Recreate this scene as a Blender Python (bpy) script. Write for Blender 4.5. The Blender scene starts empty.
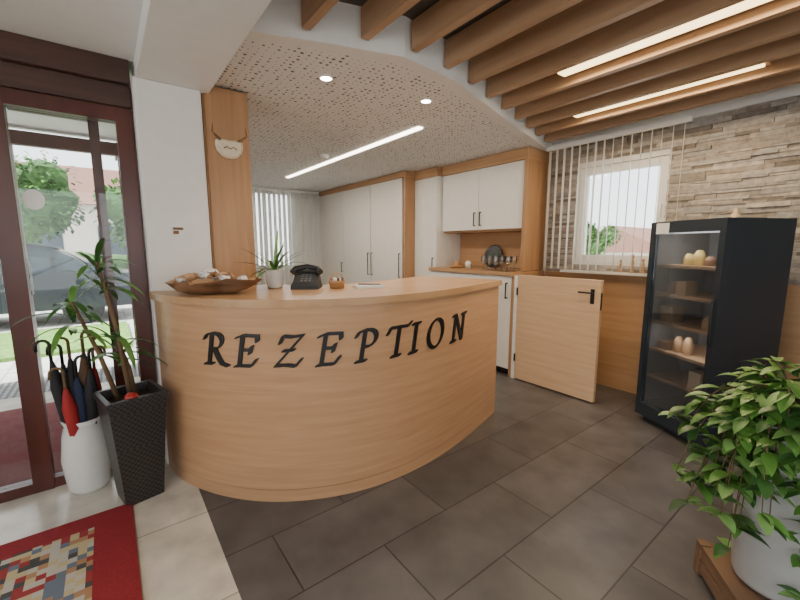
import bpy, bmesh, math, random
from mathutils import Vector, Matrix, noise as mnoise
R=random.Random(7)
S=bpy.context.scene
# ---------------------------------------------------------------- materials
def base(name):
    m=bpy.data.materials.new(name); m.use_nodes=True
    nt=m.node_tree; b=nt.nodes['Principled BSDF']; return m,nt,b
def N(nt,t,**k):
    n=nt.nodes.new(t)
    for a,v in k.items():
        if a in n.inputs.keys() : n.inputs[a].default_value=v
        else: setattr(n,a,v)
    return n
def coords(nt,scale=(1,1,1),rot=(0,0,0),loc=(0,0,0)):
    tc=N(nt,'ShaderNodeTexCoord'); mp=N(nt,'ShaderNodeMapping')
    mp.inputs['Scale'].default_value=scale; mp.inputs['Rotation'].default_value=rot; mp.inputs['Location'].default_value=loc
    nt.links.new(tc.outputs['Object'],mp.inputs['Vector']); return mp.outputs['Vector']
def ramp(nt,fac,stops):
    r=N(nt,'ShaderNodeValToRGB'); e=r.color_ramp.elements
    while len(e)<len(stops): e.new(0.5)
    for i,(p,c) in enumerate(stops):
        e[i].position=p; e[i].color=(c[0],c[1],c[2],1)
    nt.links.new(fac,r.inputs['Fac']); return r.outputs['Color']
def bump(nt,b,h,strength=.3,dist=.01):
    bp=N(nt,'ShaderNodeBump'); bp.inputs['Strength'].default_value=strength; bp.inputs['Distance'].default_value=dist
    nt.links.new(h,bp.inputs['Height']); nt.links.new(bp.outputs['Normal'],b.inputs['Normal'])
def plain(name,c,rough=.5,metal=0,var=.06,nscale=12,bstr=0.0,alpha=None,emit=None):
    m,nt,b=base(name)
    n=N(nt,'ShaderNodeTexNoise'); n.inputs['Scale'].default_value=nscale; n.inputs['Detail'].default_value=4
    nt.links.new(coords(nt),n.inputs['Vector'])
    lo=[x*(1-var) for x in c]; hi=[min(1,x*(1+var)) for x in c]
    nt.links.new(ramp(nt,n.outputs['Fac'],[(.3,lo),(.7,hi)]),b.inputs['Base Color'])
    b.inputs['Roughness'].default_value=rough; b.inputs['Metallic'].default_value=metal
    if bstr: bump(nt,b,n.outputs['Fac'],bstr)
    return m
def wood(name,c1,c2,scale=(1,1,30),rough=.4,ns=1.6):
    m,nt,b=base(name); v=coords(nt,scale)
    n=N(nt,'ShaderNodeTexNoise'); n.inputs['Scale'].default_value=ns; n.inputs['Detail'].default_value=8; n.inputs['Distortion'].default_value=.4
    nt.links.new(v,n.inputs['Vector'])
    nt.links.new(ramp(nt,n.outputs['Fac'],[(.3,c1),(.7,c2)]),b.inputs['Base Color'])
    b.inputs['Roughness'].default_value=rough
    bump(nt,b,n.outputs['Fac'],.08,.003)
    return m
def emis(name,c,s):
    m,nt,b=base(name); b.inputs['Base Color'].default_value=(*c,1)
    b.inputs['Emission Color'].default_value=(*c,1); b.inputs['Emission Strength'].default_value=s; return m
def glassmat(name,tint=(.9,.95,.95),refl=.12):
    m=bpy.data.materials.new(name); m.use_nodes=True; nt=m.node_tree; nt.nodes.clear()
    o=N(nt,'ShaderNodeOutputMaterial'); t=N(nt,'ShaderNodeBsdfTransparent'); t.inputs['Color'].default_value=(*tint,1)
    g=N(nt,'ShaderNodeBsdfGlossy'); g.inputs['Roughness'].default_value=.02
    f=N(nt,'ShaderNodeFresnel'); f.inputs['IOR'].default_value=1.45
    mu=N(nt,'ShaderNodeMath',operation='MULTIPLY'); mu.inputs[1].default_value=refl*8
    mx=N(nt,'ShaderNodeMixShader')
    nt.links.new(f.outputs[0],mu.inputs[0]); nt.links.new(mu.outputs[0],mx.inputs[0])
    nt.links.new(t.outputs[0],mx.inputs[1]); nt.links.new(g.outputs[0],mx.inputs[2]); nt.links.new(mx.outputs[0],o.inputs[0])
    return m
def tiles(name,w,h,c1,c2,cm,rough,rotz=0,mort=.004,loc=(0,0,0)):
    m,nt,b=base(name); v=coords(nt,(1,1,1),(0,0,rotz),loc)
    br=N(nt,'ShaderNodeTexBrick'); br.offset=.5
    br.inputs['Scale'].default_value=1; br.inputs['Brick Width'].default_value=w; br.inputs['Row Height'].default_value=h
    br.inputs['Mortar Size'].default_value=mort; br.inputs['Mortar Smooth'].default_value=.1
    br.inputs['Color1'].default_value=(*c1,1); br.inputs['Color2'].default_value=(*c2,1); br.inputs['Mortar'].default_value=(*cm,1)
    nt.links.new(v,br.inputs['Vector'])
    n=N(nt,'ShaderNodeTexNoise'); n.inputs['Scale'].default_value=5; n.inputs['Detail'].default_value=10
    nt.links.new(coords(nt),n.inputs['Vector'])
    mx=N(nt,'ShaderNodeMixRGB',blend_type='MULTIPLY'); mx.inputs['Fac'].default_value=1
    nt.links.new(br.outputs['Color'],mx.inputs['Color1'])
    nt.links.new(ramp(nt,n.outputs['Fac'],[(.3,(.70,.70,.70)),(.7,(1.15,1.15,1.15))]),mx.inputs['Color2'])
    nt.links.new(mx.outputs[0],b.inputs['Base Color']); b.inputs['Roughness'].default_value=rough
    bp=N(nt,'ShaderNodeMath',operation='SUBTRACT'); bp.inputs[0].default_value=1
    nt.links.new(br.outputs['Fac'],bp.inputs[1]); bump(nt,b,bp.outputs[0],.3,.004)
    return m
WHITE=plain('white_plaster',(.80,.79,.77),.8,var=.02,bstr=.05)
CEILW=plain('white_ceiling',(.80,.785,.76),.85,var=.02)
DESK=wood('desk_veneer',(.48,.265,.135),(.58,.335,.18),(1.5,1.5,26),.33)
DESKTOP=wood('desk_top_oak',(.44,.25,.12),(.55,.33,.17),(12,1.5,3),.3)
OAKV=wood('oak_vertical',(.37,.195,.09),(.46,.26,.13),(14,14,1),.42)
OAKH=wood('oak_horizontal',(.42,.23,.105),(.51,.305,.155),(1,1,20),.42)
GATE=wood('gate_veneer',(.60,.39,.23),(.69,.47,.29),(1.2,1.2,22),.4)
SLAT=wood('slat_wood',(.36,.215,.12),(.46,.29,.17),(1,14,14),.5)
DARKCEIL=plain('slat_ceiling_back',(.11,.088,.072),.9)
CAB=plain('cabinet_cream',(.80,.77,.71),.35,var=.02)
BLACK=plain('black_metal',(.012,.012,.013),.35)
BLACKM=plain('matte_black',(.02,.02,.022),.6)
FRIDGEM=plain('fridge_anthracite',(.014,.022,.032),.38)
REDF=wood('mahogany_frame',(.07,.016,.011),(.11,.026,.018),(8,8,1),.3)
DARKBR=wood('dark_brown_wood',(.05,.02,.015),(.085,.036,.025),(6,1,20),.4)
GLASS=glassmat('window_glass',(.975,.99,.99))
GLASSD=glassmat('fridge_glass',(.84,.87,.91),.09)
DTILE=tiles('dark_stone_tile',.8,.38,(.082,.076,.075),(.116,.108,.106),(.035,.032,.031),.34,math.radians(90),loc=(.13,.2,0))
LTILE=tiles('light_marble_tile',.6,.6,(.62,.56,.47),(.70,.64,.55),(.40,.34,.27),.25,0)
WPL=plain('white_plastic',(.82,.82,.80),.4,var=.02)
LEAFG=plain('leaf_green',(.10,.24,.04),.4,var=.35,nscale=6)
LEAFD=plain('leaf_dark_green',(.045,.13,.03),.4,var=.35,nscale=6)
LEAFL=plain('leaf_light_green',(.19,.36,.10),.4,var=.3,nscale=9)
STEM=plain('stem_brown',(.16,.10,.05),.8,var=.2)
SOIL=plain('soil',(.05,.03,.02),.95,var=.3,nscale=60,bstr=.6)
CERAM=plain('white_ceramic',(.78,.77,.75),.2,var=.02)
POTG=plain('grey_pot',(.46,.46,.45),.45,var=.05)
STANDW=wood('stand_dark_wood',(.16,.09,.05),(.26,.15,.085),(1,1,20),.5)
m,nt,b=base('perforated_panel')
vo=N(nt,'ShaderNodeTexVoronoi'); vo.voronoi_dimensions='2D'; vo.inputs['Scale'].default_value=25; vo.inputs['Randomness'].default_value=.35
nt.links.new(coords(nt),vo.inputs['Vector'])
sp=N(nt,'ShaderNodeSeparateColor'); nt.links.new(vo.outputs['Color'],sp.inputs[0])
pw=N(nt,'ShaderNodeMath',operation='POWER'); pw.inputs[1].default_value=1.6; nt.links.new(sp.outputs[0],pw.inputs[0])
mm=N(nt,'ShaderNodeMath',operation='MULTIPLY_ADD'); mm.inputs[1].default_value=.20; mm.inputs[2].default_value=.07
nt.links.new(pw.outputs[0],mm.inputs[0])
lt=N(nt,'ShaderNodeMath',operation='LESS_THAN'); nt.links.new(vo.outputs['Distance'],lt.inputs[0]); nt.links.new(mm.outputs[0],lt.inputs[1])
nt.links.new(ramp(nt,lt.outputs[0],[(0,(.80,.79,.77)),(1,(.16,.14,.12))]),b.inputs['Base Color'])
b.inputs['Roughness'].default_value=.9
PERF=m
m,nt,b=base('split_stone')
ge=N(nt,'ShaderNodeNewGeometry'); n=N(nt,'ShaderNodeTexNoise'); n.inputs['Scale'].default_value=25; n.inputs['Detail'].default_value=6
nt.links.new(coords(nt),n.inputs['Vector'])
c1=ramp(nt,ge.outputs['Random Per Island'],[(0,(.20,.175,.15)),(.3,(.38,.33,.28)),(.6,(.40,.38,.36)),(1,(.56,.50,.43))])
mx=N(nt,'ShaderNodeMixRGB',blend_type='MULTIPLY'); mx.inputs['Fac'].default_value=1
nt.links.new(c1,mx.inputs['Color1']); nt.links.new(ramp(nt,n.outputs['Fac'],[(.3,(.65,.65,.65)),(.7,(1.1,1.1,1.1))]),mx.inputs['Color2'])
nt.links.new(mx.outputs[0],b.inputs['Base Color']); b.inputs['Roughness'].default_value=.9; bump(nt,b,n.outputs['Fac'],.7,.01)
STONE=m
m,nt,b=base('blind_fabric'); b.inputs['Base Color'].default_value=(.85,.84,.80,1); b.inputs['Roughness'].default_value=.8
tr=N(nt,'ShaderNodeBsdfTranslucent'); tr.inputs['Color'].default_value=(.85,.84,.8,1); ms=N(nt,'ShaderNodeMixShader'); ms.inputs[0].default_value=.4
wv=N(nt,'ShaderNodeTexWave'); wv.inputs['Scale'].default_value=80; nt.links.new(coords(nt),wv.inputs['Vector']); bump(nt,b,wv.outputs['Fac'],.05)
o=nt.nodes['Material Output']; nt.links.new(b.outputs[0],ms.inputs[1]); nt.links.new(tr.outputs[0],ms.inputs[2]); nt.links.new(ms.outputs[0],o.inputs[0])
BLIND=m
m,nt,b=base('woven_dark')
ck=N(nt,'ShaderNodeTexChecker'); ck.inputs['Scale'].default_value=70; ck.inputs['Color1'].default_value=(.045,.038,.034,1); ck.inputs['Color2'].default_value=(.014,.012,.011,1)
nt.links.new(coords(nt),ck.inputs['Vector']); nt.links.new(ck.outputs['Color'],b.inputs['Base Color']); b.inputs['Roughness'].default_value=.4; bump(nt,b,ck.outputs['Fac'],.5,.004)
WOVEN=m
# ---------------------------------------------------------------- mesh builder
class B:
    def __init__(s): s.bm=bmesh.new(); s.mats=[]
    def mi(s,m):
        if m not in s.mats: s.mats.append(m)
        return s.mats.index(m)
    def face(s,vs,m,smooth=False):
        try:
            f=s.bm.faces.new(vs); f.material_index=s.mi(m); f.smooth=smooth; return f
        except ValueError: return None
    def box(s,x0,x1,y0,y1,z0,z1,m,M=None):
        P=[Vector(p) for p in ((x0,y0,z0),(x1,y0,z0),(x1,y1,z0),(x0,y1,z0),(x0,y0,z1),(x1,y0,z1),(x1,y1,z1),(x0,y1,z1))]
        if M: P=[M@p for p in P]
        v=[s.bm.verts.new(p) for p in P]
        for q in ((3,2,1,0),(4,5,6,7),(0,1,5,4),(1,2,6,5),(2,3,7,6),(3,0,4,7)): s.face([v[i] for i in q],m)
    def loft(s,rings,m,cap0=True,cap1=True,smooth=True,closed=True):
        V=[[s.bm.verts.new(p) for p in r] for r in rings]; n=len(V[0])
        for a,b_ in zip(V,V[1:]):
            for i in range(n if closed else n-1):
                j=(i+1)%n; s.face([a[i],a[j],b_[j],b_[i]],m,smooth)
        if cap0: s.face(V[0][::-1],m)
        if cap1: s.face(V[-1],m)
    def lathe(s,prof,c,m,seg=28,cap0=True,cap1=False,M=None):
        c=Vector(c); rs=[]
        for r,z in prof:
            ring=[c+Vector((r*math.cos(2*math.pi*i/seg),r*math.sin(2*math.pi*i/seg),z)) for i in range(seg)]
            if M: ring=[M@p for p in ring]
            rs.append(ring)
        s.loft(rs,m,cap0,cap1)
    def tube(s,pts,rad,m,seg=8):
        pts=[Vector(p) for p in pts]; n=len(pts)
        if not isinstance(rad,(list,tuple)): rad=[rad]*n
        rs=[]; up=None
        for i,p in enumerate(pts):
            t=(pts[min(i+1,n-1)]-pts[max(i-1,0)]).normalized()
            if up is None: up=t.orthogonal().normalized()
            up=(up-t*up.dot(t)).normalized(); q=t.cross(up)
            rs.append([p+rad[i]*(math.cos(2*math.pi*k/seg)*up+math.sin(2*math.pi*k/seg)*q) for k in range(seg)])
        s.loft(rs,m)
    def prism(s,pts,z0,z1,m,mtop=None,mbot=None):
        a=[s.bm.verts.new((p[0],p[1],z0)) for p in pts]; b_=[s.bm.verts.new((p[0],p[1],z1)) for p in pts]; n=len(pts)
        for i in range(n):
            j=(i+1)%n; s.face([a[i],a[j],b_[j],b_[i]],m)
        s.face(a[::-1],mbot or m); s.face(b_,mtop or m)
    def leaf(s,base,d,L,W,droop,m,seg=6,fold=.25,prof=None):
        base=Vector(base); d=Vector(d).normalized(); side=d.cross(Vector((0,0,1)))
        side=side.normalized() if side.length>.01 else Vector((1,0,0))
        p=base.copy(); rows=[]
        for i in range(seg+1):
            t=i/seg; w=W*(prof(t) if prof else math.sin(math.pi*min(1,.08+t*.92))**.8)/2
            nn=side.cross(d).normalized()
            rows.append([p-side*w+nn*fold*w,p.copy(),p+side*w+nn*fold*w])
            p=p+d*L/seg; d=(d+Vector((0,0,-droop/seg))).normalized()
        V=[[s.bm.verts.new(q) for q in r] for r in rows]
        for a,b_ in zip(V,V[1:]):
            for i in (0,1): s.face([a[i],a[i+1],b_[i+1],b_[i]],m,True)
    def done(s,name,loc=(0,0,0),rotz=0,bevel=0,parent=None,recalc=True):
        if recalc: bmesh.ops.recalc_face_normals(s.bm,faces=s.bm.faces[:])
        me=bpy.data.meshes.new(name); s.bm.to_mesh(me); s.bm.free()
        for m in s.mats: me.materials.append(m)
        o=bpy.data.objects.new(name,me); S.collection.objects.link(o); o.location=loc; o.rotation_euler=(0,0,rotz)
        if bevel:
            md=o.modifiers.new('bevel','BEVEL'); md.width=bevel; md.segments=2; md.limit_method='ANGLE'
        if parent: o.parent=parent
        return o
def simple(name,*boxes,bevel=0):
    b=B()
    for bx in boxes: b.box(*bx)
    return b.done(name,bevel=bevel)
YW=3.95; XD=-2.9; ZP=2.42
# ---------------------------------------------------------------- room shell
YB=.315
simple('floor',(-7.05,3.15,YB,4.15,-.1,0,DTILE))
simple('floor_entrance',(-3.0,3.15,-3.15,YB,-.1,0,LTILE))
wb=B()
wx0,wx1,wz0,wz1=-2.12,-1.32,1.24,2.19
for bx in ((-7.05,wx0,YW,YW+.2,0,2.72),(wx1,3.15,YW,YW+.2,0,2.72),(wx0,wx1,YW,YW+.2,0,wz0),(wx0,wx1,YW,YW+.2,wz1,2.72)): wb.box(*bx,WHITE)
wb.done('wall_back')
wb=B()
for bx in ((-7.05,-6.9,.4,1.75,0,2.72),(-7.05,-6.9,2.85,YW,0,2.72),(-7.05,-6.9,1.75,2.85,0,1.0),(-7.05,-6.9,1.75,2.85,2.38,2.72)): wb.box(*bx,WHITE)
wb.done('wall_office')
simple('wall_office_front',(-6.9,-3.05,.4,.55,0,2.72,WHITE))
wb=B()
for bx in ((3,3.15,-3.15,-2.2,0,2.72),(3,3.15,3.2,YW,0,2.72),(3,3.15,-2.2,3.2,0,.6),(3,3.15,-2.2,3.2,2.4,2.72)): wb.box(*bx,WHITE)
wb.done('wall_right')
wb=B()
for bx in ((-3,-2.2,-3.15,-3,0,2.72),(2.2,3,-3.15,-3,0,2.72),(-2.2,2.2,-3.15,-3,0,.6),(-2.2,2.2,-3.15,-3,2.4,2.72)): wb.box(*bx,WHITE)
wb.done('wall_front')
simple('ceiling',(-7.05,3.15,.22,4.15,2.62,2.72,DARKCEIL))
simple('ceiling_entrance',(-3.05,3.15,-3.15,.22,2.45,2.72,CEILW))
simple('ceiling_beam',(-3.05,3.0,.22,.60,2.35,2.62,WHITE),bevel=.004)
simple('pillar',(-3.05,-2.74,.20,.55,0,2.35,WHITE),bevel=.01)
b=B(); b.box(-3.3,-2.78,.56,.84,0,2.41,OAKV); b.box(-2.78,-2.765,.57,.835,.02,2.40,OAKV)
b.done('wood_column',bevel=.003)
pp=[(-6.9,.60),(-2.02,.60),(-1.87,1.03),(-1.76,1.38),(-1.81,1.82),(-2.02,2.49),(-2.45,YW),(-6.9,YW)]
b=B(); b.prism(pp,ZP,2.62,CEILW,mbot=PERF)
b.done('ceiling_perforated')
edge=pp[1:7]
E=[Vector(p) for p in edge]; inn=[]
for i,p in enumerate(E):
    t=(E[min(i+1,len(E)-1)]-E[max(i-1,0)]).normalized(); inn.append(p+Vector((-t.y,t.x))*.09)
b=B()
rings=[[(p.x,p.y,ZP-.004),(p.x,p.y,ZP-.0005),(q.x,q.y,ZP-.0005),(q.x,q.y,ZP-.004)] for p,q in zip(E,inn)]
b.loft(rings,CEILW,smooth=False); b.done('trim_1')
def edgex(y):
    for (x0,y0),(x1,y1) in zip(edge,edge[1:]):
        if y0<=y<=y1: return x0+(x1-x0)*(y-y0)/(y1-y0)
    return -2.0
b=B(); ys=[.875+.28*i for i in range(11)]
for y in ys: b.box(edgex(y)+.02,2.98,y-.023,y+.023,2.455,2.60,SLAT)
b.done('ceiling_slats',bevel=.002)
LAMP=emis('lamp_warm',(1,.74,.36),4.5); LAMPW=emis('lamp_white',(1,.90,.75),10); SPOT=emis('spot_glow',(1,.88,.7),40)
LAMPH=wood('lamp_housing_wood',(.50,.29,.14),(.60,.37,.20),(1,14,14),.5)
for x0,x1,y in ((-1.48,-.30,2.415),(-1.84,-.62,3.255)):
    b=B(); b.box(x0,x1,y-.08,y+.08,2.50,2.60,LAMPH); b.box(x0+.02,x1-.02,y-.038,y+.038,2.485,2.50,LAMP); b.done('linear_ceiling_lamp')
    ld=bpy.data.lights.new('lamp_light','AREA'); ld.shape='RECTANGLE'; ld.size=x1-x0-.06; ld.size_y=.03; ld.energy=20; ld.color=(1,.76,.48)
    lo=bpy.data.objects.new('linear_lamp_light',ld); S.collection.objects.link(lo); lo.location=((x0+x1)/2,y,2.48)
b=B(); b.box(-5.7,-2.65,2.225,2.275,ZP-.012,ZP,LAMPW); b.done('ceiling_light_strip')
ld=bpy.data.lights.new('strip_light','AREA'); ld.shape='RECTANGLE'; ld.size=3; ld.size_y=.04; ld.energy=38; ld.color=(1,.88,.74)
lo=bpy.data.objects.new('strip_light',ld); S.collection.objects.link(lo); lo.location=(-4.18,2.25,2.40)
for x,y in ((-2.26,1.16),(-2.17,1.89)):
    b=B(); b.lathe([(.045,0),(.045,-.008),(.034,-.008),(.034,-.003)],(x,y,ZP),WPL,cap0=False,cap1=False); b.lathe([(.034,-.004),(.001,-.0045)],(x,y,ZP),SPOT,cap0=False,cap1=True); b.done('recessed_downlight')
    ld=bpy.data.lights.new('down','SPOT'); ld.energy=26; ld.spot_size=1.9; ld.spot_blend=.8; ld.color=(1,.85,.66); ld.shadow_soft_size=.04
    lo=bpy.data.objects.new('downlight_light',ld); S.collection.objects.link(lo); lo.location=(x,y,ZP-.03)
b=B(); b.lathe([(.001,-.045),(.03,-.045),(.05,-.03),(.05,0)],(-4.08,2.04,ZP),WPL,cap0=False); b.done('smoke_detector')
# ---------------------------------------------------------------- back wall cladding
b=B(); z=1.125
while z<2.44:
    h=R.choice([.018,.024,.030,.036,.022]); h=min(h,2.445-z); x=-2.45+R.uniform(-.2,0)
    while x<2.9:
        l=R.uniform(.08,.34); x0=max(x,-2.44); x1=min(x+l-.0015,2.95)
        if x1>x0+.01:
            d=R.uniform(.012,.034)
            segs=[(x0,x1)]
            if z+h>wz0-.02 and z<wz1+.02:
                segs=[]
                if x0<wx0-.01: segs.append((x0,min(x1,wx0-.01)))
                if x1>wx1+.01: segs.append((max(x0,wx1+.01),x1))
            for a,c in segs:
                if c-a>.01: b.box(a,c,YW-d,YW-.0005,z,z+h-.0015,STONE)
        x+=l
    z+=h
b.done('stone_cladding')
b=B(); b.box(-2.42,2.95,YW-.035,YW-.0005,0,1.10,OAKH); b.box(-2.42,2.95,YW-.06,YW-.0005,1.10,1.125,OAKH)
for x in (-1.2,-.2,.8,1.8): b.box(x,x+.004,YW-.037,YW-.03,.02,1.09,DARKBR)
b.done('wood_wainscot')
def window(name,axis,a0,a1,z0,z1,pos,dep,mull=1,f=.055):
    b=B()
    def bx(u0,u1,w0,w1,p0,p1,m):
        if axis=='x': b.box(u0,u1,pos+p0,pos+p1,w0,w1,m)
        else: b.box(pos+p0,pos+p1,u0,u1,w0,w1,m)
    for (q0,q1) in ((0,dep),):
        bx(a0,a0+f,z0,z1,q0,q1,WPL); bx(a1-f,a1,z0,z1,q0,q1,WPL); bx(a0+f,a1-f,z0,z0+f,q0,q1,WPL); bx(a0+f,a1-f,z1-f,z1,q0,q1,WPL)
    for i in range(1,mull):
        u=a0+(a1-a0)*i/mull; bx(u-f/2,u+f/2,z0+f,z1-f,0,dep,WPL)
    bx(a0+f,a1-f,z0+f,z1-f,dep*.45,dep*.5,GLASS)
    if name=='window_1': bx(a1-f*.6,a1-f*.4,(z0+z1)/2-.06,(z0+z1)/2+.06,-.03,-.001,WPL)
    return b.done(name,bevel=.004)
window('window_1','x',wx0+.003,wx1-.003,wz0+.003,wz1-.003,YW+.02,.07,f=.07)
window('window_2','y',1.753,2.847,1.003,2.377,-7.0,.07,2)
window('added_window_3','y',-2.197,3.197,.603,2.397,3.03,.07,5)  # unseen glazing, added behind the camera to let sky light in
window('added_window_4','x',-2.197,2.197,.603,2.397,-3.1,.07,4)  # also unseen, added to bring in more sky light
simple('window_sill',(-2.2,-1.25,YW-.13,YW-.04,1.13,1.155,CAB),bevel=.004)
def blinds(name,axis,a0,a1,z0,z1,pos,n,ang,w=.089):
    b=B()
    for i in range(n):
        u=a0+(a1-a0)*(i+.5)/n; a=ang+R.uniform(-.05,.05); dx,dy=math.cos(a)*w/2,math.sin(a)*w/2
        P=[]
        for z in (z0,z1):
            for s_ in (-1,0,1):
                off=.004 if s_==0 else 0
                du=dx*s_-off*math.sin(a); dv=dy*s_+off*math.cos(a)
                P.append((u+du,pos+dv,z) if axis=='x' else (pos+dv,u+du,z))
        v=[b.bm.verts.new(p) for p in P]
        b.face([v[0],v[1],v[4],v[3]],BLIND,True); b.face([v[1],v[2],v[5],v[4]],BLIND,True)
    if axis=='x': b.box(a0,a1,pos-.02,pos+.02,z1,z1+.035,WPL)
    else: b.box(pos-.02,pos+.02,a0,a1,z1,z1+.035,WPL)
    b.done(name,recalc=False)
blinds('vertical_blinds','x',-2.38,-1.13,1.17,2.38,YW-.19,16,math.radians(106),.075)
blinds('vertical_blinds','y',1.6,3.25,.1,2.36,-6.8,19,math.radians(75))
# ---------------------------------------------------------------- cabinets
def handle(b,x,y,z0,z1):
    b.box(x-.006,x+.006,y-.035,y-.025,z0,z1,BLACK); b.box(x-.006,x+.006,y-.03,y,z0,z0+.012,BLACK); b.box(x-.006,x+.006,y-.03,y,z1-.012,z1,BLACK)
b=B()
CX=[-6.86,-5.98,-5.12,-4.30]; yf=3.33
b.box(-6.88,-4.28,yf+.02,YW-.001,.08,2.34,CAB); b.box(-6.88,-4.28,yf+.06,YW-.001,0,.08,BLACKM)
b.box(-6.88,-4.22,yf-.01,YW-.001,2.34,2.415,OAKH); b.box(-4.27,-4.22,yf-.01,YW-.001,0,2.34,OAKV)
for x0,x1 in zip(CX,CX[1:]):
    b.box(x0+.008,x1-.008,yf,yf+.02,.085,2.335,CAB); b.box(x1-.008,x1+.008,yf+.015,yf+.021,.085,2.335,BLACKM)
handle(b,CX[1]-.05,yf,.95,1.12); handle(b,CX[2]-.05,yf,.95,1.30); handle(b,CX[2]+.05,yf,.95,1.30); handle(b,CX[3]-.05,yf,.95,1.30)
b.done('closet',bevel=.002)
b=B()
b.box(-4.215,-3.76,3.50,YW-.001,.0,2.30,CAB); b.box(-4.212,-3.763,3.48,3.50,.08,2.295,CAB); handle(b,-3.81,3.48,.95,1.25)
b.box(-4.215,-3.755,3.48,YW-.001,2.30,2.415,OAKH)
b.done('tall_cabinet',bevel=.002)
b=B()
b.box(-3.74,-2.50,3.58,YW-.001,1.60,2.30,CAB)
for x0,x1 in ((-3.74,-3.125),(-3.125,-2.50)): b.box(x0+.003,x1-.003,3.56,3.58,1.595,2.295,CAB)
b.box(-3.13,-3.12,3.572,3.581,1.595,2.295,BLACKM)
handle(b,-3.17,3.56,1.64,1.80); handle(b,-3.08,3.56,1.64,1.80)
b.box(-3.745,-2.455,3.54,YW-.001,2.30,2.415,OAKH); b.box(-2.50,-2.455,3.54,YW-.041,1.135,2.30,OAKV)
b.box(-3.745,-2.50,3.60,YW-.001,1.57,1.60,OAKH); b.box(-3.745,-2.50,YW-.03,YW-.001,1.135,1.57,OAKH)
b.done('wall_cabinet',bevel=.002)
b=B()
b.box(-3.74,-2.46,3.37,YW-.04,.08,1.09,CAB); b.box(-3.74,-2.46,3.42,YW-.04,0,.08,BLACKM)
for x0,x1 in ((-3.74,-3.31),(-3.31,-2.88),(-2.88,-2.46)):
    b.box(x0+.003,x1-.003,3.35,3.37,.085,1.085,CAB); handle(b,x1-.05,3.35,.85,1.02)
b.box(-3.745,-2.44,3.33,YW-.04,1.09,1.13,OAKH); b.box(-2.46,-2.425,3.35,YW-.041,0,1.09,OAKV)
b.done('base_cabinet',bevel=.002)
b=B(); b.box(-2.38,-1.54,3.345,3.385,.015,1.11,GATE); b.box(-2.424,-2.38,3.35,3.38,0.0,1.10,WPL)
b.box(-1.625,-1.59,3.339,3.345,.90,1.03,BLACK)
b.tube([(-1.607,3.34,1.0),(-1.607,3.30,1.0),(-1.625,3.29,1.0),(-1.71,3.29,1.0)],.009,BLACK)
b.box(-1.54,-1.537,3.352,3.378,.85,1.0,BLACK)
for z in (.2,.9): b.tube([(-2.378,3.34,z),(-2.378,3.34,z+.08)],.009,BLACK)
b.done('half_height_gate',bevel=.002)
# ---------------------------------------------------------------- reception desk
ctrl=[(-2.73,.21),(-2.50,.25),(-2.22,.39),(-1.97,.61),(-1.79,.93),(-1.72,1.31),(-1.77,1.82),(-1.97,2.52)]
def catmull(P,n=10):
    P=[Vector(p) for p in P]; P=[2*P[0]-P[1]]+P+[2*P[-1]-P[-2]]; out=[]
    for i in range(1,len(P)-2):
        for k in range(n):
            t=k/n; a,b_,c,d=P[i-1:i+3]
            out.append(.5*((2*b_)+(c-a)*t+(2*a-5*b_+4*c-d)*t*t+(3*b_-a-3*c+d)*t**3))
    out.append(P[-2]); return out
C=catmull(ctrl)
for _ in range(12): C=[C[0]]+[(C[i-1]+C[i]*2+C[i+1])/4 for i in range(1,len(C)-1)]+[C[-1]]
def nrm(i):
    t=(C[min(i+1,len(C)-1)]-C[max(i-1,0)]).normalized(); return Vector((t.y,-t.x))
def offs(d): return [p+nrm(i)*d for i,p in enumerate(C)]
cum=[0]
for a,c in zip(C,C[1:]): cum.append(cum[-1]+(c-a).length)
def at(s):
    for i in range(len(C)-1):
        if cum[i+1]>=s or i==len(C)-2:
            t=(s-cum[i])/(cum[i+1]-cum[i]); return C[i].lerp(C[i+1],t), nrm(i).lerp(nrm(i+1),t).normalized()
def clampx(L): return [Vector((max(p.x,-2.735),p.y)) for p in L]
b=B()
def band(o,i_,z0,z1,m):
    outer=clampx(offs(o)); inner=clampx(offs(i_)); n=len(outer)
    Q=[[(p.x,p.y,z0) for p in outer],[(p.x,p.y,z1) for p in outer],[(p.x,p.y,z1) for p in inner],[(p.x,p.y,z0) for p in inner]]
    for k in range(4):
        A=[b.bm.verts.new(p) for p in Q[k]]; D=[b.bm.verts.new(p) for p in Q[(k+1)%4]]
        for i in range(n-1): b.face([A[i],A[i+1],D[i+1],D[i]],m,k in(0,2))
    for e in (0,-1): b.face([b.bm.verts.new(Q[k][e]) for k in range(4)],m)
band(0,-.42,.0,.069,DESK); band(-.003,-.42,.069,.072,DARKBR)
band(0,-.42,.072,1.09,DESK)
band(.025,-.72,1.0905,1.13,DESKTOP)
desk=b.done('reception_desk')
def hull(pts):
    pts=sorted(set((round(p[0],5),round(p[1],5)) for p in pts))
    def half(ps):
        h=[]
        for p in ps:
            while len(h)>1 and (h[-1][0]-h[-2][0])*(p[1]-h[-2][1])-(h[-1][1]-h[-2][1])*(p[0]-h[-2][0])<=0: h.pop()
            h.append(p)
        return h
    a=half(pts); c=half(pts[::-1]); return a[:-1]+c[:-1]
def arc(cx,cy,rx,ry,a0,a1,n=14): return [(cx+rx*math.cos(math.radians(a0+(a1-a0)*i/n)),cy+ry*math.sin(math.radians(a0+(a1-a0)*i/n))) for i in range(n+1)]
serif=lambda x,y,w=.15:[(x-w,y-.01),(x+w,y+.01)]
stem=lambda x:[(x,.0),(x,.97)]
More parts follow.
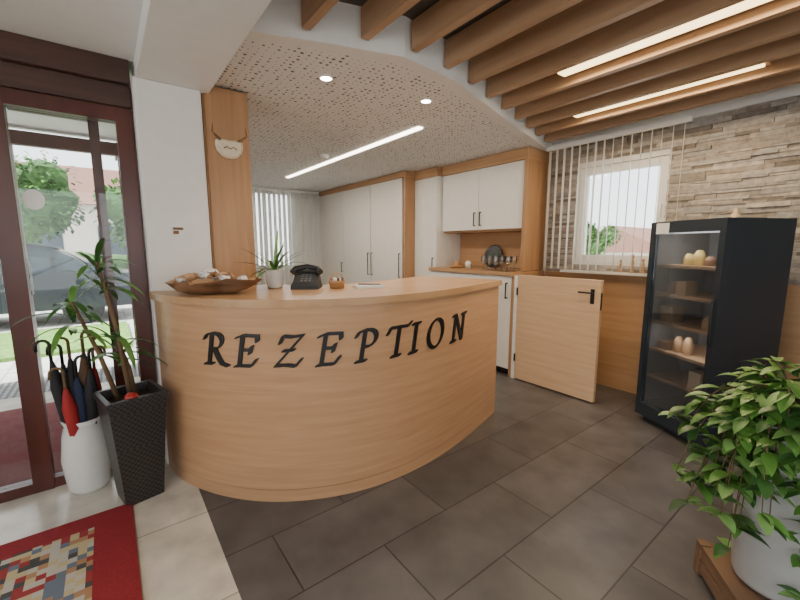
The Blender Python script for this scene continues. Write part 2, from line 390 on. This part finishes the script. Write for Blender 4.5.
LET={
'R':[stem(.25),serif(.25,.0),[(-.02,.80),(.04,.93),(.25,1.0)]+arc(.38,.75,.27,.25,80,-85)+[(.3,.5)],[(.40,.5),(.58,.22),(.74,.03),(.96,-.03)]],
'E':[stem(.22),serif(.2,.0,.1),[(.03,.90),(.22,.98),(.68,.97),(.71,.80)],[(.22,.52),(.54,.52)],[(.55,.63),(.52,.41)],[(.22,.01),(.62,.01),(.75,.22)]],
'Z':[[(.12,.74),(.18,.96),(.45,.93),(.76,.97),(.08,.03),(.40,.05),(.68,.01),(.82,.22)],[(.25,.5),(.55,.52)]],
'P':[stem(.25),serif(.25,.0),[(-.02,.80),(.04,.93),(.25,1.0)]+arc(.38,.73,.28,.27,80,-90)+[(.28,.47)]],
'T':[stem(.42),serif(.42,.0),[(-.01,.76),(.08,.95),(.42,.96),(.78,.96),(.88,1.06)]],
'I':[stem(.3),serif(.3,.0),serif(.3,.98)],
'O':[arc(.4,.49,.38,.5,0,360,30)],
'N':[[(.16,.0),(.16,.95)],serif(.16,.0,.13),[(.0,.95),(.16,.98),(.74,.0)],[(.74,.0),(.74,.97)],serif(.76,.98,.14)],
}
NA,NB=.084,.030
nib=[(NA*math.cos(t)*math.cos(.6)-NB*math.sin(t)*math.sin(.6),NA*math.cos(t)*math.sin(.6)+NB*math.sin(t)*math.cos(.6)) for t in [2*math.pi*k/12 for k in range(12)]]
b=B(); s0=.60
for idx,(ch,ds) in enumerate(zip('REZEPTION',[0,.19,.41,.62,.83,1.02,1.17,1.335,1.58])):
    H=.168+.0012*idx
    for path in LET[ch]:
        for p,q in zip(path,path[1:]):
            hp=hull([(p[0]+n_[0],p[1]+n_[1]) for n_ in nib]+[(q[0]+n_[0],q[1]+n_[1]) for n_ in nib])
            back=[];front=[]
            for x,y in hp:
                x=x+.18*(y-.5); P,n_=at(s0+ds+(x-.4)*H); z=.86+(y-.5)*H
                back.append(b.bm.verts.new((P.x+n_.x*.0005,P.y+n_.y*.0005,z))); front.append(b.bm.verts.new((P.x+n_.x*.009,P.y+n_.y*.009,z)))
            k=len(hp); b.face(front,BLACK); b.face(back[::-1],BLACK)
            for i in range(k): b.face([back[i],back[(i+1)%k],front[(i+1)%k],front[i]],BLACK)
b.done('lettering',parent=desk)
# ---------------------------------------------------------------- entrance door
b=B()
def post(y0,y1,x0=XD-.04,x1=XD+.04,z0=0,z1=2.199,m=REDF): b.box(x0,x1,y0,y1,z0,z1,m)
post(.11,.195); post(-.02,.03,XD-.09,XD-.05); post(-.44,-.35); post(-1.45,-1.36,XD-.09,XD-.05); post(-1.55,-1.45); post(-2.6,-2.5); post(-2.99,-2.9)
b.box(XD-.04,XD+.04,-2.9,-.44,0,.06,REDF)
b.box(XD-.03,XD+.03,-.35,.11,0,.06,REDF); b.box(XD-.09,XD-.05,-.35,-.02,2.12,2.199,REDF)
b.box(XD-.04,XD+.04,-.35,.11,2.12,2.199,REDF); b.box(XD-.04,XD+.04,-2.9,-.44,2.12,2.199,REDF)
b.box(XD-.004,XD+.004,-.35,.11,.06,2.12,GLASS); b.box(XD-.004,XD+.004,-1.45,-.44,.06,2.12,GLASS); b.box(XD-.004,XD+.004,-2.5,-1.55,.06,2.12,GLASS)
b.tube([(XD+.05,-.49,.95),(XD+.09,-.49,.97),(XD+.09,-.49,1.35),(XD+.05,-.49,1.37)],.012,BLACK)
b.lathe([(.001,.0),(.055,.0),(.055,.004)],(0,0,0),WPL,cap0=False,cap1=True,M=Matrix.Translation((XD+.0045,-.285,1.65))@Matrix.Scale(.85,4,(0,1,0))@Matrix.Rotation(math.pi/2,4,'Y'))
b.done('door_1',bevel=.003)
b=B(); b.box(XD-.06,XD+.06,-2.99,.195,2.2,2.32,DARKBR); b.box(XD-.10,XD+.10,-2.99,.195,2.32,2.449,DARKBR); b.done('trim_2',bevel=.004)
MAT=plain('maroon_mat',(.16,.035,.04),.95,var=.25,nscale=80,bstr=.3)
GRATE=tiles('steel_grate',.05,.05,(.30,.30,.31),(.33,.33,.34),(.03,.03,.03),.5,0,.012)
PAVE=tiles('paving',.4,.2,(.60,.58,.55),(.66,.64,.61),(.4,.39,.37),.8,0,.01)
simple('vestibule_floor',(-4.9,-3.0,-3.15,.39,-.1,0,LTILE))
simple('entrance_mat',(-4.5,-3.05,-1.9,.05,.0005,.012,MAT))
simple('floor_grate',(-5.5,-4.9,-3.15,.39,-.1,-.0,GRATE))
simple('ground_outside',(-60,-5.5,-40,40,-.2,-.02,PAVE),(-5.5,60,-40,-3.2,-.2,-.02,PAVE),(-5.5,60,4.2,40,-.2,-.02,PAVE))
GRASS=plain('grass',(.16,.30,.06),.95,var=.4,nscale=20,bstr=.5)
simple('lawn',(-8.6,-6.6,-8,.2,-.02,.03,GRASS))
b=B()
for y in (.225,-.62,-1.55,-2.9): b.box(-4.96,-4.88,y-.05,y+.04,0,2.3,REDF)
b.box(-4.96,-4.88,-2.95,.265,2.3,2.42,REDF); b.box(-4.925,-4.915,-2.86,-1.60,.02,2.3,GLASS)
b.box(-4.99,-4.85,-.60,-.57,.95,1.25,BLACK)
b.done('vestibule_entrance_frame',bevel=.003)
simple('vestibule_ceiling',(-5.0,-3.05,-3.15,.39,2.45,2.6,CEILW))
simple('wall_vestibule',(-5.0,-3.0,-3.2,-3.15,0,2.6,WHITE))
simple('wall_vestibule_side',(-4.86,-3.05,.27,.39,0,2.45,WHITE))
def blob(b,c,r,m,n=3,amp=.3,sc=(1,1,1)):
    bm=bmesh.new(); bmesh.ops.create_icosphere(bm,subdivisions=n,radius=1)
    vm={}
    for v in bm.verts:
        d=1+amp*mnoise.noise(v.co*2.3+Vector(c)); vm[v.index]=b.bm.verts.new(Vector(c)+Vector((v.co.x*r*sc[0]*d,v.co.y*r*sc[1]*d,v.co.z*r*sc[2]*d)))
    for f in bm.faces: b.face([vm[v.index] for v in f.verts],m,False)
    bm.free()
FOL=plain('foliage',(.05,.12,.03),.9,var=.7,nscale=9,bstr=1)
def tree(x,y,h,r):
    b=B(); b.tube([(x,y,-.05),(x+.05,y,h*.5),(x,y+.1,h)],[.16,.12,.06],STEM)
    for i in range(9):
        c=Vector((x+R.uniform(-r,r)*.7,y+R.uniform(-r,r)*.7,h+R.uniform(-.3,.6)*r)); rr=r*R.uniform(.4,.7)
        blob(b,c,rr*.85,FOL,2,.6)
        for _ in range(150):
            v=Vector((R.gauss(0,1),R.gauss(0,1),R.gauss(0,1))).normalized(); b.leaf(c+v*rr*R.uniform(.75,1.1),v+Vector((R.uniform(-1,1),R.uniform(-1,1),-.3)),.16,.09,.5,R.choice([FOL,LEAFG,LEAFD]),2)
    b.done('garden_tree')
tree(-13,-1.6,2.4,1.1); tree(-12.0,.9,2.0,.8); tree(-16,2,3,1.8); tree(-7.5,15,1.5,.8); tree(-11.5,20,1.7,1.2)
b=B()
for i in range(14): blob(b,(-14.6+R.uniform(-.2,.2),-7+i*.8,.55),.62,FOL,2,.4)
b.done('hedge')
BLD=plain('house_plaster',(.62,.58,.52),.9); ROOF=plain('roof_tile',(.20,.10,.07),.8); DWIN=plain('dark_window',(.05,.07,.09),.15)
def house(x0,x1,y0,y1,h):
    b=B(); b.box(x0,x1,y0,y1,-.02,h,BLD)
    xm=(x0+x1)/2; A=[(x0-.5,y0-.4,h),(x1+.5,y0-.4,h),(xm,y0-.4,h+2.2)]; D=[(x0-.5,y1+.4,h),(x1+.5,y1+.4,h),(xm,y1+.4,h+2.2)]
    b.loft([A,D],ROOF,smooth=False)
    y=y0+.8
    while y<y1-1.2:
        for z in (1.0,3.6):
            if z+1.4<h: b.box(x1,x1+.03,y,y+1.0,z,z+1.3,DWIN)
        y+=2.2
    x=x0+.8
    while x<x1-1.2:
        for z in (1.0,3.6):
            if z+1.4<h: b.box(x,x+1,y0-.03,y0,z,z+1.3,DWIN)
        x+=2.2
    b.done('neighbour_house')
house(-30,-22,-12,6,3.2); house(-19,-11,34,42,.9)
b=B(); CARM=plain('car_paint',(.03,.035,.045),.2); Y0=-2.6; xc=-9.0
prof=[(.1,.28),(0,.40),(0,.75),(.3,.85),(1.0,.92),(3.7,.95),(4.2,.88),(4.3,.60),(4.28,.40),(4.2,.28)]
b.loft([[(xc-w,Y0-1.2+p[0]*(1 if 0<w<1.7 else .985)+.02,p[1]) for p in prof] for w in (0,.05,1.65,1.7)],CARM,smooth=False)
cab=[(.75,.90),(1.45,1.38),(1.8,1.43),(2.7,1.43),(3.05,1.36),(3.85,.93)]
b.loft([[(xc-.05-w,Y0-1.2+p[0],p[1]) for p in cab] for w in (0,1.6)],DWIN,smooth=False)
cab2=[(1.40,1.36),(1.8,1.45),(2.7,1.45),(3.1,1.36)]
b.loft([[(xc-.03-w,Y0-1.2+p[0],p[1]+.01) for p in cab2] for w in (0,1.64)],CARM,smooth=False)
for yy in (1.45,2.3,3.05): b.box(xc-.06,xc-.03,Y0-1.2+yy-.03,Y0-1.2+yy+.03,.9,1.4,CARM)
for yy in (Y0-1.2+.85,Y0-1.2+3.4):
    for xx in (-9.02,-10.5): b.lathe([(.001,0),(.2,0),(.31,.03),(.31,.19),(.2,.21)],(0,0,0),BLACKM,cap0=False,cap1=True,M=Matrix.Translation((xx,yy,.29))@Matrix.Rotation(-math.pi/2,4,'Y'))
b.done('parked_car')
# ---------------------------------------------------------------- rug
RED=plain('rug_red',(.25,.014,.02),.95,var=.15,nscale=120,bstr=.3)
m,nt,bb=base('rug_patchwork')
vo=N(nt,'ShaderNodeTexVoronoi'); vo.voronoi_dimensions='2D'; vo.distance='CHEBYCHEV'; vo.inputs['Scale'].default_value=30; vo.inputs['Randomness'].default_value=0
nt.links.new(coords(nt),vo.inputs['Vector']); sp=N(nt,'ShaderNodeSeparateColor'); nt.links.new(vo.outputs['Color'],sp.inputs[0])
cr=ramp(nt,sp.outputs[0],[(0,(.28,.03,.03)),(.16,(.46,.38,.22)),(.38,(.06,.06,.06)),(.50,(.45,.42,.36)),(.74,(.12,.15,.20)),(.84,(.36,.20,.10))])
for nd in nt.nodes:
    if nd.type=='VALTORGB': nd.color_ramp.interpolation='CONSTANT'
nt.links.new(cr,bb.inputs['Base Color']); bb.inputs['Roughness'].default_value=.95; PATCH=m
b=B(); b.box(-2.42,-.9,-2.2,-.0,0.0005,.012,RED); b.box(-2.30,-1.02,-2.08,-.16,.012,.0135,PATCH); b.done('rug',bevel=.003)
# ---------------------------------------------------------------- planter with palm
def taper(b,w0,w1,h,m,rim=.015,t=.015):
    sq=lambda w,z:[(-w/2,-w/2,z),(w/2,-w/2,z),(w/2,w/2,z),(-w/2,w/2,z)]
    b.loft([sq(w0,0),sq(w1,h-.03),sq(w1+rim,h-.03),sq(w1+rim,h),sq(w1-t*2,h),sq(w1-t*2-.01,h-.05)],m,smooth=False,cap1=False)
    b.loft([sq(w1-t*2-.008,h-.05),sq(.02,h-.045)],SOIL,smooth=False,cap0=False)
b=B(); taper(b,.18,.265,.61,WOVEN)
blob(b,(.09,-.02,.60),.034,plain('apple_red',(.45,.03,.02),.3),2,.05)
for (sx,sy,h,lean) in ((.0,.0,.76,(-.03,-.08)),(-.04,.03,.36,(.0,-.06)),(-.03,-.05,.56,(-.06,-.14))):
    p0=Vector((sx,sy,.56)); p1=Vector((sx+lean[0],sy+lean[1],.56+h)); b.tube([p0,(p0+p1)/2+Vector((.01,.01,0)),p1],[.013,.011,.007],STEM)
    for i in range(15):
        a=i*2.4+R.random(); el=R.uniform(-.1,1.2); L=R.uniform(.19,.29)*(.7 if math.cos(a)<-.5 else 1)
        b.leaf(p1-Vector((0,0,.012*i)),(math.cos(a)*math.cos(el),math.sin(a)*math.cos(el),math.sin(el)),L,R.uniform(.028,.040),R.uniform(1.0,1.9),R.choice([LEAFG,LEAFD,LEAFG]),8,.3)
b.done('potted_palm',(-2.50,.045,0),math.radians(12))
# ---------------------------------------------------------------- umbrella stand
b=B(); px,py=-2.755,-.185
b.lathe([(.085,0),(.10,.03),(.115,.2),(.10,.34),(.085,.40),(.095,.43),(.085,.43),(.075,.40),(.09,.34),(.10,.2)],(px,py,0),CERAM)
cols=[plain('umbrella_black',(.015,.015,.018),.7),plain('umbrella_red',(.36,.02,.02),.7),plain('umbrella_navy',(.02,.03,.08),.7),plain('umbrella_brown',(.12,.06,.03),.7)]
for i,(dx,dy,h) in enumerate(((.05,.05,.84),(-.05,.06,.82),(.0,-.08,.90),(.07,-.04,.76),(-.06,-.05,.86),(.0,.03,.93),(.04,.0,.80),(-.02,-.02,.90))):
    c=cols[[0,1,0,1,0,3,2,0][i]]; p0=Vector((px+dx*.4,py+dy*.4,.04)); p1=Vector((px+dx*1.25,py+dy*1.25,h-.12)); d=p1-p0
    b.tube([p0,p0+d*.1,p0+d*.55,p0+d*.80,p0+d*.94,p1],[.006,.012,.028,.036,.018,.008],c,7)
    sg=-1 if dy<0 else 1
    hk=[p1,p1+Vector((0,0,.09))]+[p1+Vector((0,sg*.028*(1-math.cos(t)),.09+.028*math.sin(t))) for t in [k*math.pi/6 for k in range(1,7)]]+[p1+Vector((0,sg*.056,.06))]
    b.tube(hk,.008,STEM if i%2 else BLACK)
b.done('umbrella_stand')
# ---------------------------------------------------------------- desk items
ZT=1.1305
def ringd(c,rx,ry,ang,z,seed,amp,n=28):
    o=[]
    for i in range(n):
        t=2*math.pi*i/n; k=1+amp*mnoise.noise(Vector((math.cos(t)*1.7+seed,math.sin(t)*1.7,z*4)))
        x,y=rx*k*math.cos(t),ry*k*math.sin(t); zz=z+amp*.08*mnoise.noise(Vector((math.cos(t)*2+seed,math.sin(t)*2,5)))*(1 if z>.02 else 0)
        o.append(Vector((c[0]+x*math.cos(ang)-y*math.sin(ang),c[1]+x*math.sin(ang)+y*math.cos(ang),c[2]+zz)))
    return o
BARK=wood('driftwood',(.10,.045,.02),(.30,.15,.07),(3,3,25),.7); BARKI=wood('driftwood_inner',(.42,.24,.12),(.55,.34,.19),(3,3,12),.6)
cc=(-2.42,.47,ZT); an=math.radians(52)
b=B()
b.loft([ringd(cc,.13,.07,an,0,1,.25),ringd(cc,.21,.11,an,.025,1,.35),ringd(cc,.265,.13,an,.07,1,.5)],BARK,cap1=False)
b.loft([ringd(cc,.265,.13,an,.07,1,.5),ringd(cc,.24,.11,an,.066,1,.5),ringd(cc,.17,.08,an,.04,1,.35),ringd(cc,.05,.03,an,.035,1,.3)],BARKI,cap0=False)
for i in range(46):
    a=R.uniform(0,6.28); r=R.uniform(0,.20)
    lx,ly=r*math.cos(a),r*math.sin(a)*.45
    blob(b,(cc[0]+lx*math.cos(an)-ly*math.sin(an),cc[1]+lx*math.sin(an)+ly*math.cos(an),ZT+.072+.04*(1-r/.20)+R.uniform(0,.012)),R.uniform(.018,.036),R.choice([BARKI,CERAM,BARKI,CERAM,BARK]),2,.5,(1.3,1,.6))
b.done('driftwood_bowl')
b=B(); q=(-2.48,.865,ZT)
b.lathe([(.045,0),(.05,.01),(.062,.115),(.066,.12),(.058,.12),(.054,.10)],q,CERAM); b.lathe([(.055,.10),(.001,.105)],q,SOIL,cap0=False,cap1=True)
for i in range(19):
    a=i*2.4; el=R.uniform(.2,1.35); b.leaf((q[0],q[1],q[2]+.10),(math.cos(a)*math.cos(el),math.sin(a)*math.cos(el),math.sin(el)),R.uniform(.20,.31),.022,R.uniform(.5,1.2),R.choice([LEAFG,LEAFD,LEAFL]),7,.35)
b.done('potted_spider_plant')
b=B()
M1=Matrix.Translation((-2.33,1.02,ZT))@Matrix.Rotation(math.radians(55),4,'Z')
rb=lambda w,d,z0,y0:[M1@Vector(v) for v in ((-w/2,y0,z0),(w/2,y0,z0),(w/2,y0+d,z0),(-w/2,y0+d,z0))]
b.loft([rb(.17,.17,0,-.085),rb(.17,.16,.025,-.08)],BLACKM,smooth=False)
b.loft([[M1@Vector(v) for v in ((-.085,-.075,.025),(.085,-.075,.025),(.085,.07,.025),(-.085,.07,.025))],[M1@Vector(v) for v in ((-.075,-.06,.045),(.075,-.06,.045),(.075,.06,.12),(-.075,.06,.12))]],BLACKM,smooth=False)
b.tube([M1@Vector(v) for v in ((-.085,.0,.10),(-.07,.02,.125),(0,.03,.14),(.07,.02,.125),(.085,.0,.10))],[.024,.020,.016,.020,.024],BLACK,10)
GREYK=plain('key_grey',(.16,.16,.16),.5)
for i in range(4):
    for j in range(3): b.box(-.03+.025*j,-.015+.025*j,-.055+.02*i,-.043+.02*i,.049+.011*i,.056+.011*i,GREYK,M1)
b.done('desk_telephone')
WICK=wood('wicker',(.32,.16,.06),(.50,.28,.12),(3,3,60),.7)
b=B(); q=(-2.22,1.18,ZT)
b.lathe([(.045,0),(.052,.04),(.056,.05),(.050,.05),(.045,.02)],q,WICK)
for i in range(9):
    a=i*.9; blob(b,(q[0]+.028*math.cos(a),q[1]+.028*math.sin(a),ZT+.055),.016,R.choice([cols[3],CERAM,CERAM,WICK]),2,.1)
b.tube([(q[0],q[1]-.05,ZT+.04)]+[(q[0],q[1]-.05*math.cos(t),ZT+.045+.055*math.sin(t)) for t in [k*math.pi/8 for k in range(1,8)]]+[(q[0],q[1]+.05,ZT+.04)],.004,WICK,6)
b.done('candy_basket')
b=B(); M2=Matrix.Translation((-2.12,1.36,ZT))@Matrix.Rotation(math.radians(-15),4,'Z'); b.box(-.06,.06,-.09,.09,0,.012,CERAM,M2); b.box(-.055,.055,-.085,.085,.012,.016,plain('paper_white',(.6,.6,.58),.7),M2); b.tube([M2@Vector((-.03,-.06,.022)),M2@Vector((.03,.07,.022))],.004,BLACK); b.done('notepad')
BONE=plain('bone',(.72,.62,.46),.5,var=.1,nscale=30)
b=B(); X=-2.762; zc=2.03; k=.95
sh=[(.0,.055),(.05,.06),(.085,.05),(.09,.02),(.08,-.02),(.05,-.055),(.02,-.065),(-.02,-.065),(-.05,-.055),(-.08,-.02),(-.09,.02),(-.085,.05),(-.05,.06)]
b.loft([[(X,.70+u*k,zc+v*k) for u,v in sh],[(X+.02,.70+u*k,zc+v*k) for u,v in sh],[(X+.035,.70+u*k*.8,zc+v*.8*k) for u,v in sh]],BONE,smooth=False)
for s_ in (-1,1): b.tube([(X+.02,.70+s_*.05,zc+.045),(X+.035,.70+s_*.075,zc+.06),(X+.045,.70+s_*.105,zc+.085),(X+.04,.70+s_*.10,zc+.135)],[.009,.008,.006,.002],BARK)
b.tube([(X+.036,.66,zc-.005),(X+.038,.68,zc+.008),(X+.036,.70,zc-.005),(X+.038,.72,zc+.008),(X+.036,.74,zc-.005)],.003,BARK)
b.done('horned_trophy_plaque')
b=B(); b.box(-2.739,-2.73,.335,.40,1.47,1.525,WPL); b.box(-2.73,-2.728,.34,.37,1.475,1.495,BARK); b.box(-2.73,-2.728,.34,.395,1.50,1.515,BARK); b.done('pillar_sign')
b=B(); MT=Matrix.Translation((-3.12,YW-.09,1.275))@Matrix.Rotation(math.radians(80),4,'X')
b.lathe([(.001,0),(.135,0),(.14,.012),(.13,.014),(.001,.008)],(0,0,0),BLACK,seg=36,cap0=False,cap1=True,M=MT)
b.lathe([(.001,.009),(.085,.009),(.085,.013)],(0,0,0),plain('tray_centre',(.05,.065,.06),.3),cap0=False,cap1=True,M=MT); b.done('round_tray')
CG=glassmat('clear_glass',(.95,.96,.96),.35)
b=B()
for i in range(5):
    for j in range(2): b.lathe([(.032,0),(.030,.003),(.004,.010),(.004,.065),(.018,.080),(.032,.105),(.034,.13),(.029,.165)],(-2.88+i*.083,3.40+j*.10,1.131),CG,16)
b.done('wine_glasses')
b=B(); b.lathe([(.07,0),(.09,.02),(.03,.05),(.04,.07),(.03,.08)],(-3.45,3.55,1.131),WICK,cap1=True); b.lathe([(.03,0),(.04,.06),(.02,.09)],(-3.3,3.6,1.131),CERAM,cap1=True); b.done('teapot_set')
b=B()
for x,h in ((-1.62,.12),(-1.52,.17),(-1.43,.13)):
    b.lathe([(.022,0),(.024,.01),(.010,.03),(.014,h*.6),(.006,h*.75),(.014,h*.85),(.010,h)],(x,YW-.07,1.1555),BARKI,12,cap1=True)
b.done('wooden_figurines')
# ---------------------------------------------------------------- display fridge
INS=plain('fridge_inside',(.24,.23,.22),.6); SHELF=wood('fridge_shelf',(.46,.28,.15),(.56,.36,.20),(14,2,2),.5)
b=B(); w,d,h=.57,.55,1.58; t=.025
b.box(0,w,d-t,d,.05,h,FRIDGEM); b.box(0,t,0.03,d-t,.05,h,FRIDGEM); b.box(w-t,w,0.03,d-t,.05,h,FRIDGEM)
b.box(t,w-t,.03,d-t,.05,.16,FRIDGEM); b.box(t,w-t,.03,d-t,h-.07,h,FRIDGEM); b.box(.03,w-.03,.05,d-.03,0,.05,BLACKM)
b.box(t,w-t,d-t-.01,d-t,.16,h-.07,INS); b.box(t,t+.004,.04,d-t-.01,.16,h-.07,INS); b.box(w-t-.004,w-t,.04,d-t-.01,.16,h-.07,INS)
b.box(0,w,-.01,.03,.05,.15,FRIDGEM); b.box(0,w,-.01,.03,h-.08,h,FRIDGEM); b.box(0,.04,-.01,.03,.15,h-.08,FRIDGEM); b.box(w-.04,w,-.01,.03,.15,h-.08,FRIDGEM)
b.box(.04,w-.04,.005,.01,.15,h-.08,GLASSD); b.tube([(w-.02,-.01,.75),(w-.02,-.03,.76),(w-.02,-.03,1.05),(w-.02,-.01,1.06)],.006,BLACK)
pk=[plain('pack_cream',(.60,.46,.30),.5),plain('pack_tan',(.46,.28,.14),.5),plain('pack_yellow',(.56,.40,.12),.5),plain('pack_brown',(.24,.12,.06),.5),plain('pack_white',(.6,.58,.52),.5)]
RF=random.Random(5)
for k,z in enumerate((.36,.58,.80,1.02,1.24)):
    b.box(t,w-t,.05,d-t-.01,z,z+.022,SHELF)
    x=.06
    while x<w-.13:
        ww=RF.uniform(.07,.12); hh=RF.uniform(.06,.13)
        if RF.random()<.62:
            if RF.random()<.5: b.box(x,x+ww*.9,.08,.08+RF.uniform(.08,.2),z+.0225,z+.0225+hh,RF.choice(pk[:4]))
            else: b.lathe([(ww*.42,0),(ww*.45,hh*.5),(ww*.42,hh*.7),(ww*.2,hh)],(x+ww*.45,.14,z+.0225),RF.choice(pk),16,cap1=True)
        x+=ww
b.box(.05,.16,-.0125,-.0105,1.49,1.57,WPL)
b.box(t+.05,w-t-.05,.045,.055,h-.09,h-.08,emis('fridge_fill_strip',(1,.95,.88),1.2))  # glowing strip added to brighten the fridge interior
fr=b.done('display_fridge',(-1.20,3.37,0),math.radians(-26.1),bevel=.003)
for zz,en in ((h-.095,1.8),(.79,1.0)):  # added fill lights that make the shelf contents visible
    ld=bpy.data.lights.new('fridge_fill_area','AREA'); ld.shape='RECTANGLE'; ld.size=.4; ld.size_y=.01; ld.energy=en; ld.color=(1,.93,.84)
    lo=bpy.data.objects.new('fridge_fill_light',ld); S.collection.objects.link(lo); lo.parent=fr; lo.location=(w/2,.045,zz); lo.rotation_euler=(math.radians(25),0,0)
b=B(); q=(-.75,3.55,1.5805); b.lathe([(.03,0),(.035,.01),(.02,.02),(.028,.04),(.012,.055),(.016,.07),(.004,.085)],q,pk[0],16,cap1=True); b.leaf((q[0],q[1],1.62),(-1,.2,.3),.07,.03,.4,pk[3]); b.done('small_figurine')
# ---------------------------------------------------------------- ficus at right front
b=B(); cx,cy=-.165,1.90
M3=Matrix.Translation((cx,cy,0))@Matrix.Rotation(math.radians(37),4,'Z')
for z in (.02,.085): b.box(-.17,.17,-.17,.17,z,z+.055,STANDW,M3)
for sx in (-.155,.155):
    for sy in (-.155,.155): b.box(sx-.02,sx+.02,sy-.02,sy+.02,0,.145,STANDW,M3)
b.done('wooden_plant_stand',bevel=.003)
b=B()
b.lathe([(.115,.147),(.12,.16),(.16,.76),(.17,.80),(.155,.80),(.145,.74)],(cx,cy,0),POTG,36); b.lathe([(.146,.75),(.001,.76)],(cx,cy,0),SOIL,cap0=False,cap1=True)
RL=random.Random(3)
prof=lambda t: (math.sin(math.pi*min(1,.06+t*.94)**.8))**.9
for i in range(46):
    a=RL.uniform(0,6.28) if i%2 else math.radians(RL.uniform(170,290)); out=RL.uniform(.16,.36); up=RL.uniform(.05,.28); dr=RL.uniform(.05,.58)
    P=[Vector((cx+RL.uniform(-.05,.05),cy+RL.uniform(-.05,.05),.74))]
    for k in range(1,9):
        t=k/8; P.append(Vector((cx+math.cos(a+.3*t)*out*t**.7,cy+math.sin(a+.3*t)*out*t**.7,.76+up*math.sin(t*2.2)-dr*t*t)))
    b.tube(P,[.005*(1-.7*k/8) for k in range(9)],STEM,5)
    for k in range(2,9):
        for _ in range(3):
            aa=RL.uniform(0,6.28); d=Vector((math.cos(aa),math.sin(aa),RL.uniform(-.5,.3)))
            b.leaf(P[k],d,RL.uniform(.065,.10),RL.uniform(.032,.048),.8,RL.choice([LEAFG,LEAFL,LEAFG,LEAFD]),5,.3,prof)
b.done('potted_ficus')
# ---------------------------------------------------------------- lights
w=bpy.data.worlds.new('W'); S.world=w; w.use_nodes=True; nt=w.node_tree
bg=nt.nodes['Background']; sk=nt.nodes.new('ShaderNodeTexSky'); sk.sky_type='HOSEK_WILKIE'; sk.turbidity=5; sk.sun_direction=(.2,-.7,.7)
mx=nt.nodes.new('ShaderNodeMixRGB'); mx.inputs[0].default_value=.6; mx.inputs[2].default_value=(1,1,1,1)
nt.links.new(sk.outputs[0],mx.inputs[1]); nt.links.new(mx.outputs[0],bg.inputs[0]); bg.inputs['Strength'].default_value=5
sd=bpy.data.lights.new('sun','SUN'); sd.energy=14; sd.angle=.02; so=bpy.data.objects.new('sun',sd); S.collection.objects.link(so); so.rotation_euler=(math.radians(35),0,math.radians(12))
PAN=emis('panel_fill_glow',(1,.93,.84),2)  # unseen panels added behind the camera as fill light for the lobby
for x,y in ((-.3,-1.3),(1.6,-1.3)):
    simple('ceiling_fill_panel',(x-.3,x+.3,y-.3,y+.3,2.43,2.4495,PAN))
    ld=bpy.data.lights.new('panel_fill','AREA'); ld.size=.6; ld.energy=12; ld.color=(1,.93,.84)
    lo=bpy.data.objects.new('panel_fill_light',ld); S.collection.objects.link(lo); lo.location=(x,y,2.42)
# ---------------------------------------------------------------- camera
cd=bpy.data.cameras.new('camera'); cam=bpy.data.objects.new('camera',cd); S.collection.objects.link(cam); S.camera=cam
cd.lens=17.2; cd.sensor_width=36; cd.clip_start=.02; cam.location=(0,0,1.4)
cam.rotation_euler=(math.radians(82),0,math.radians(52.6))
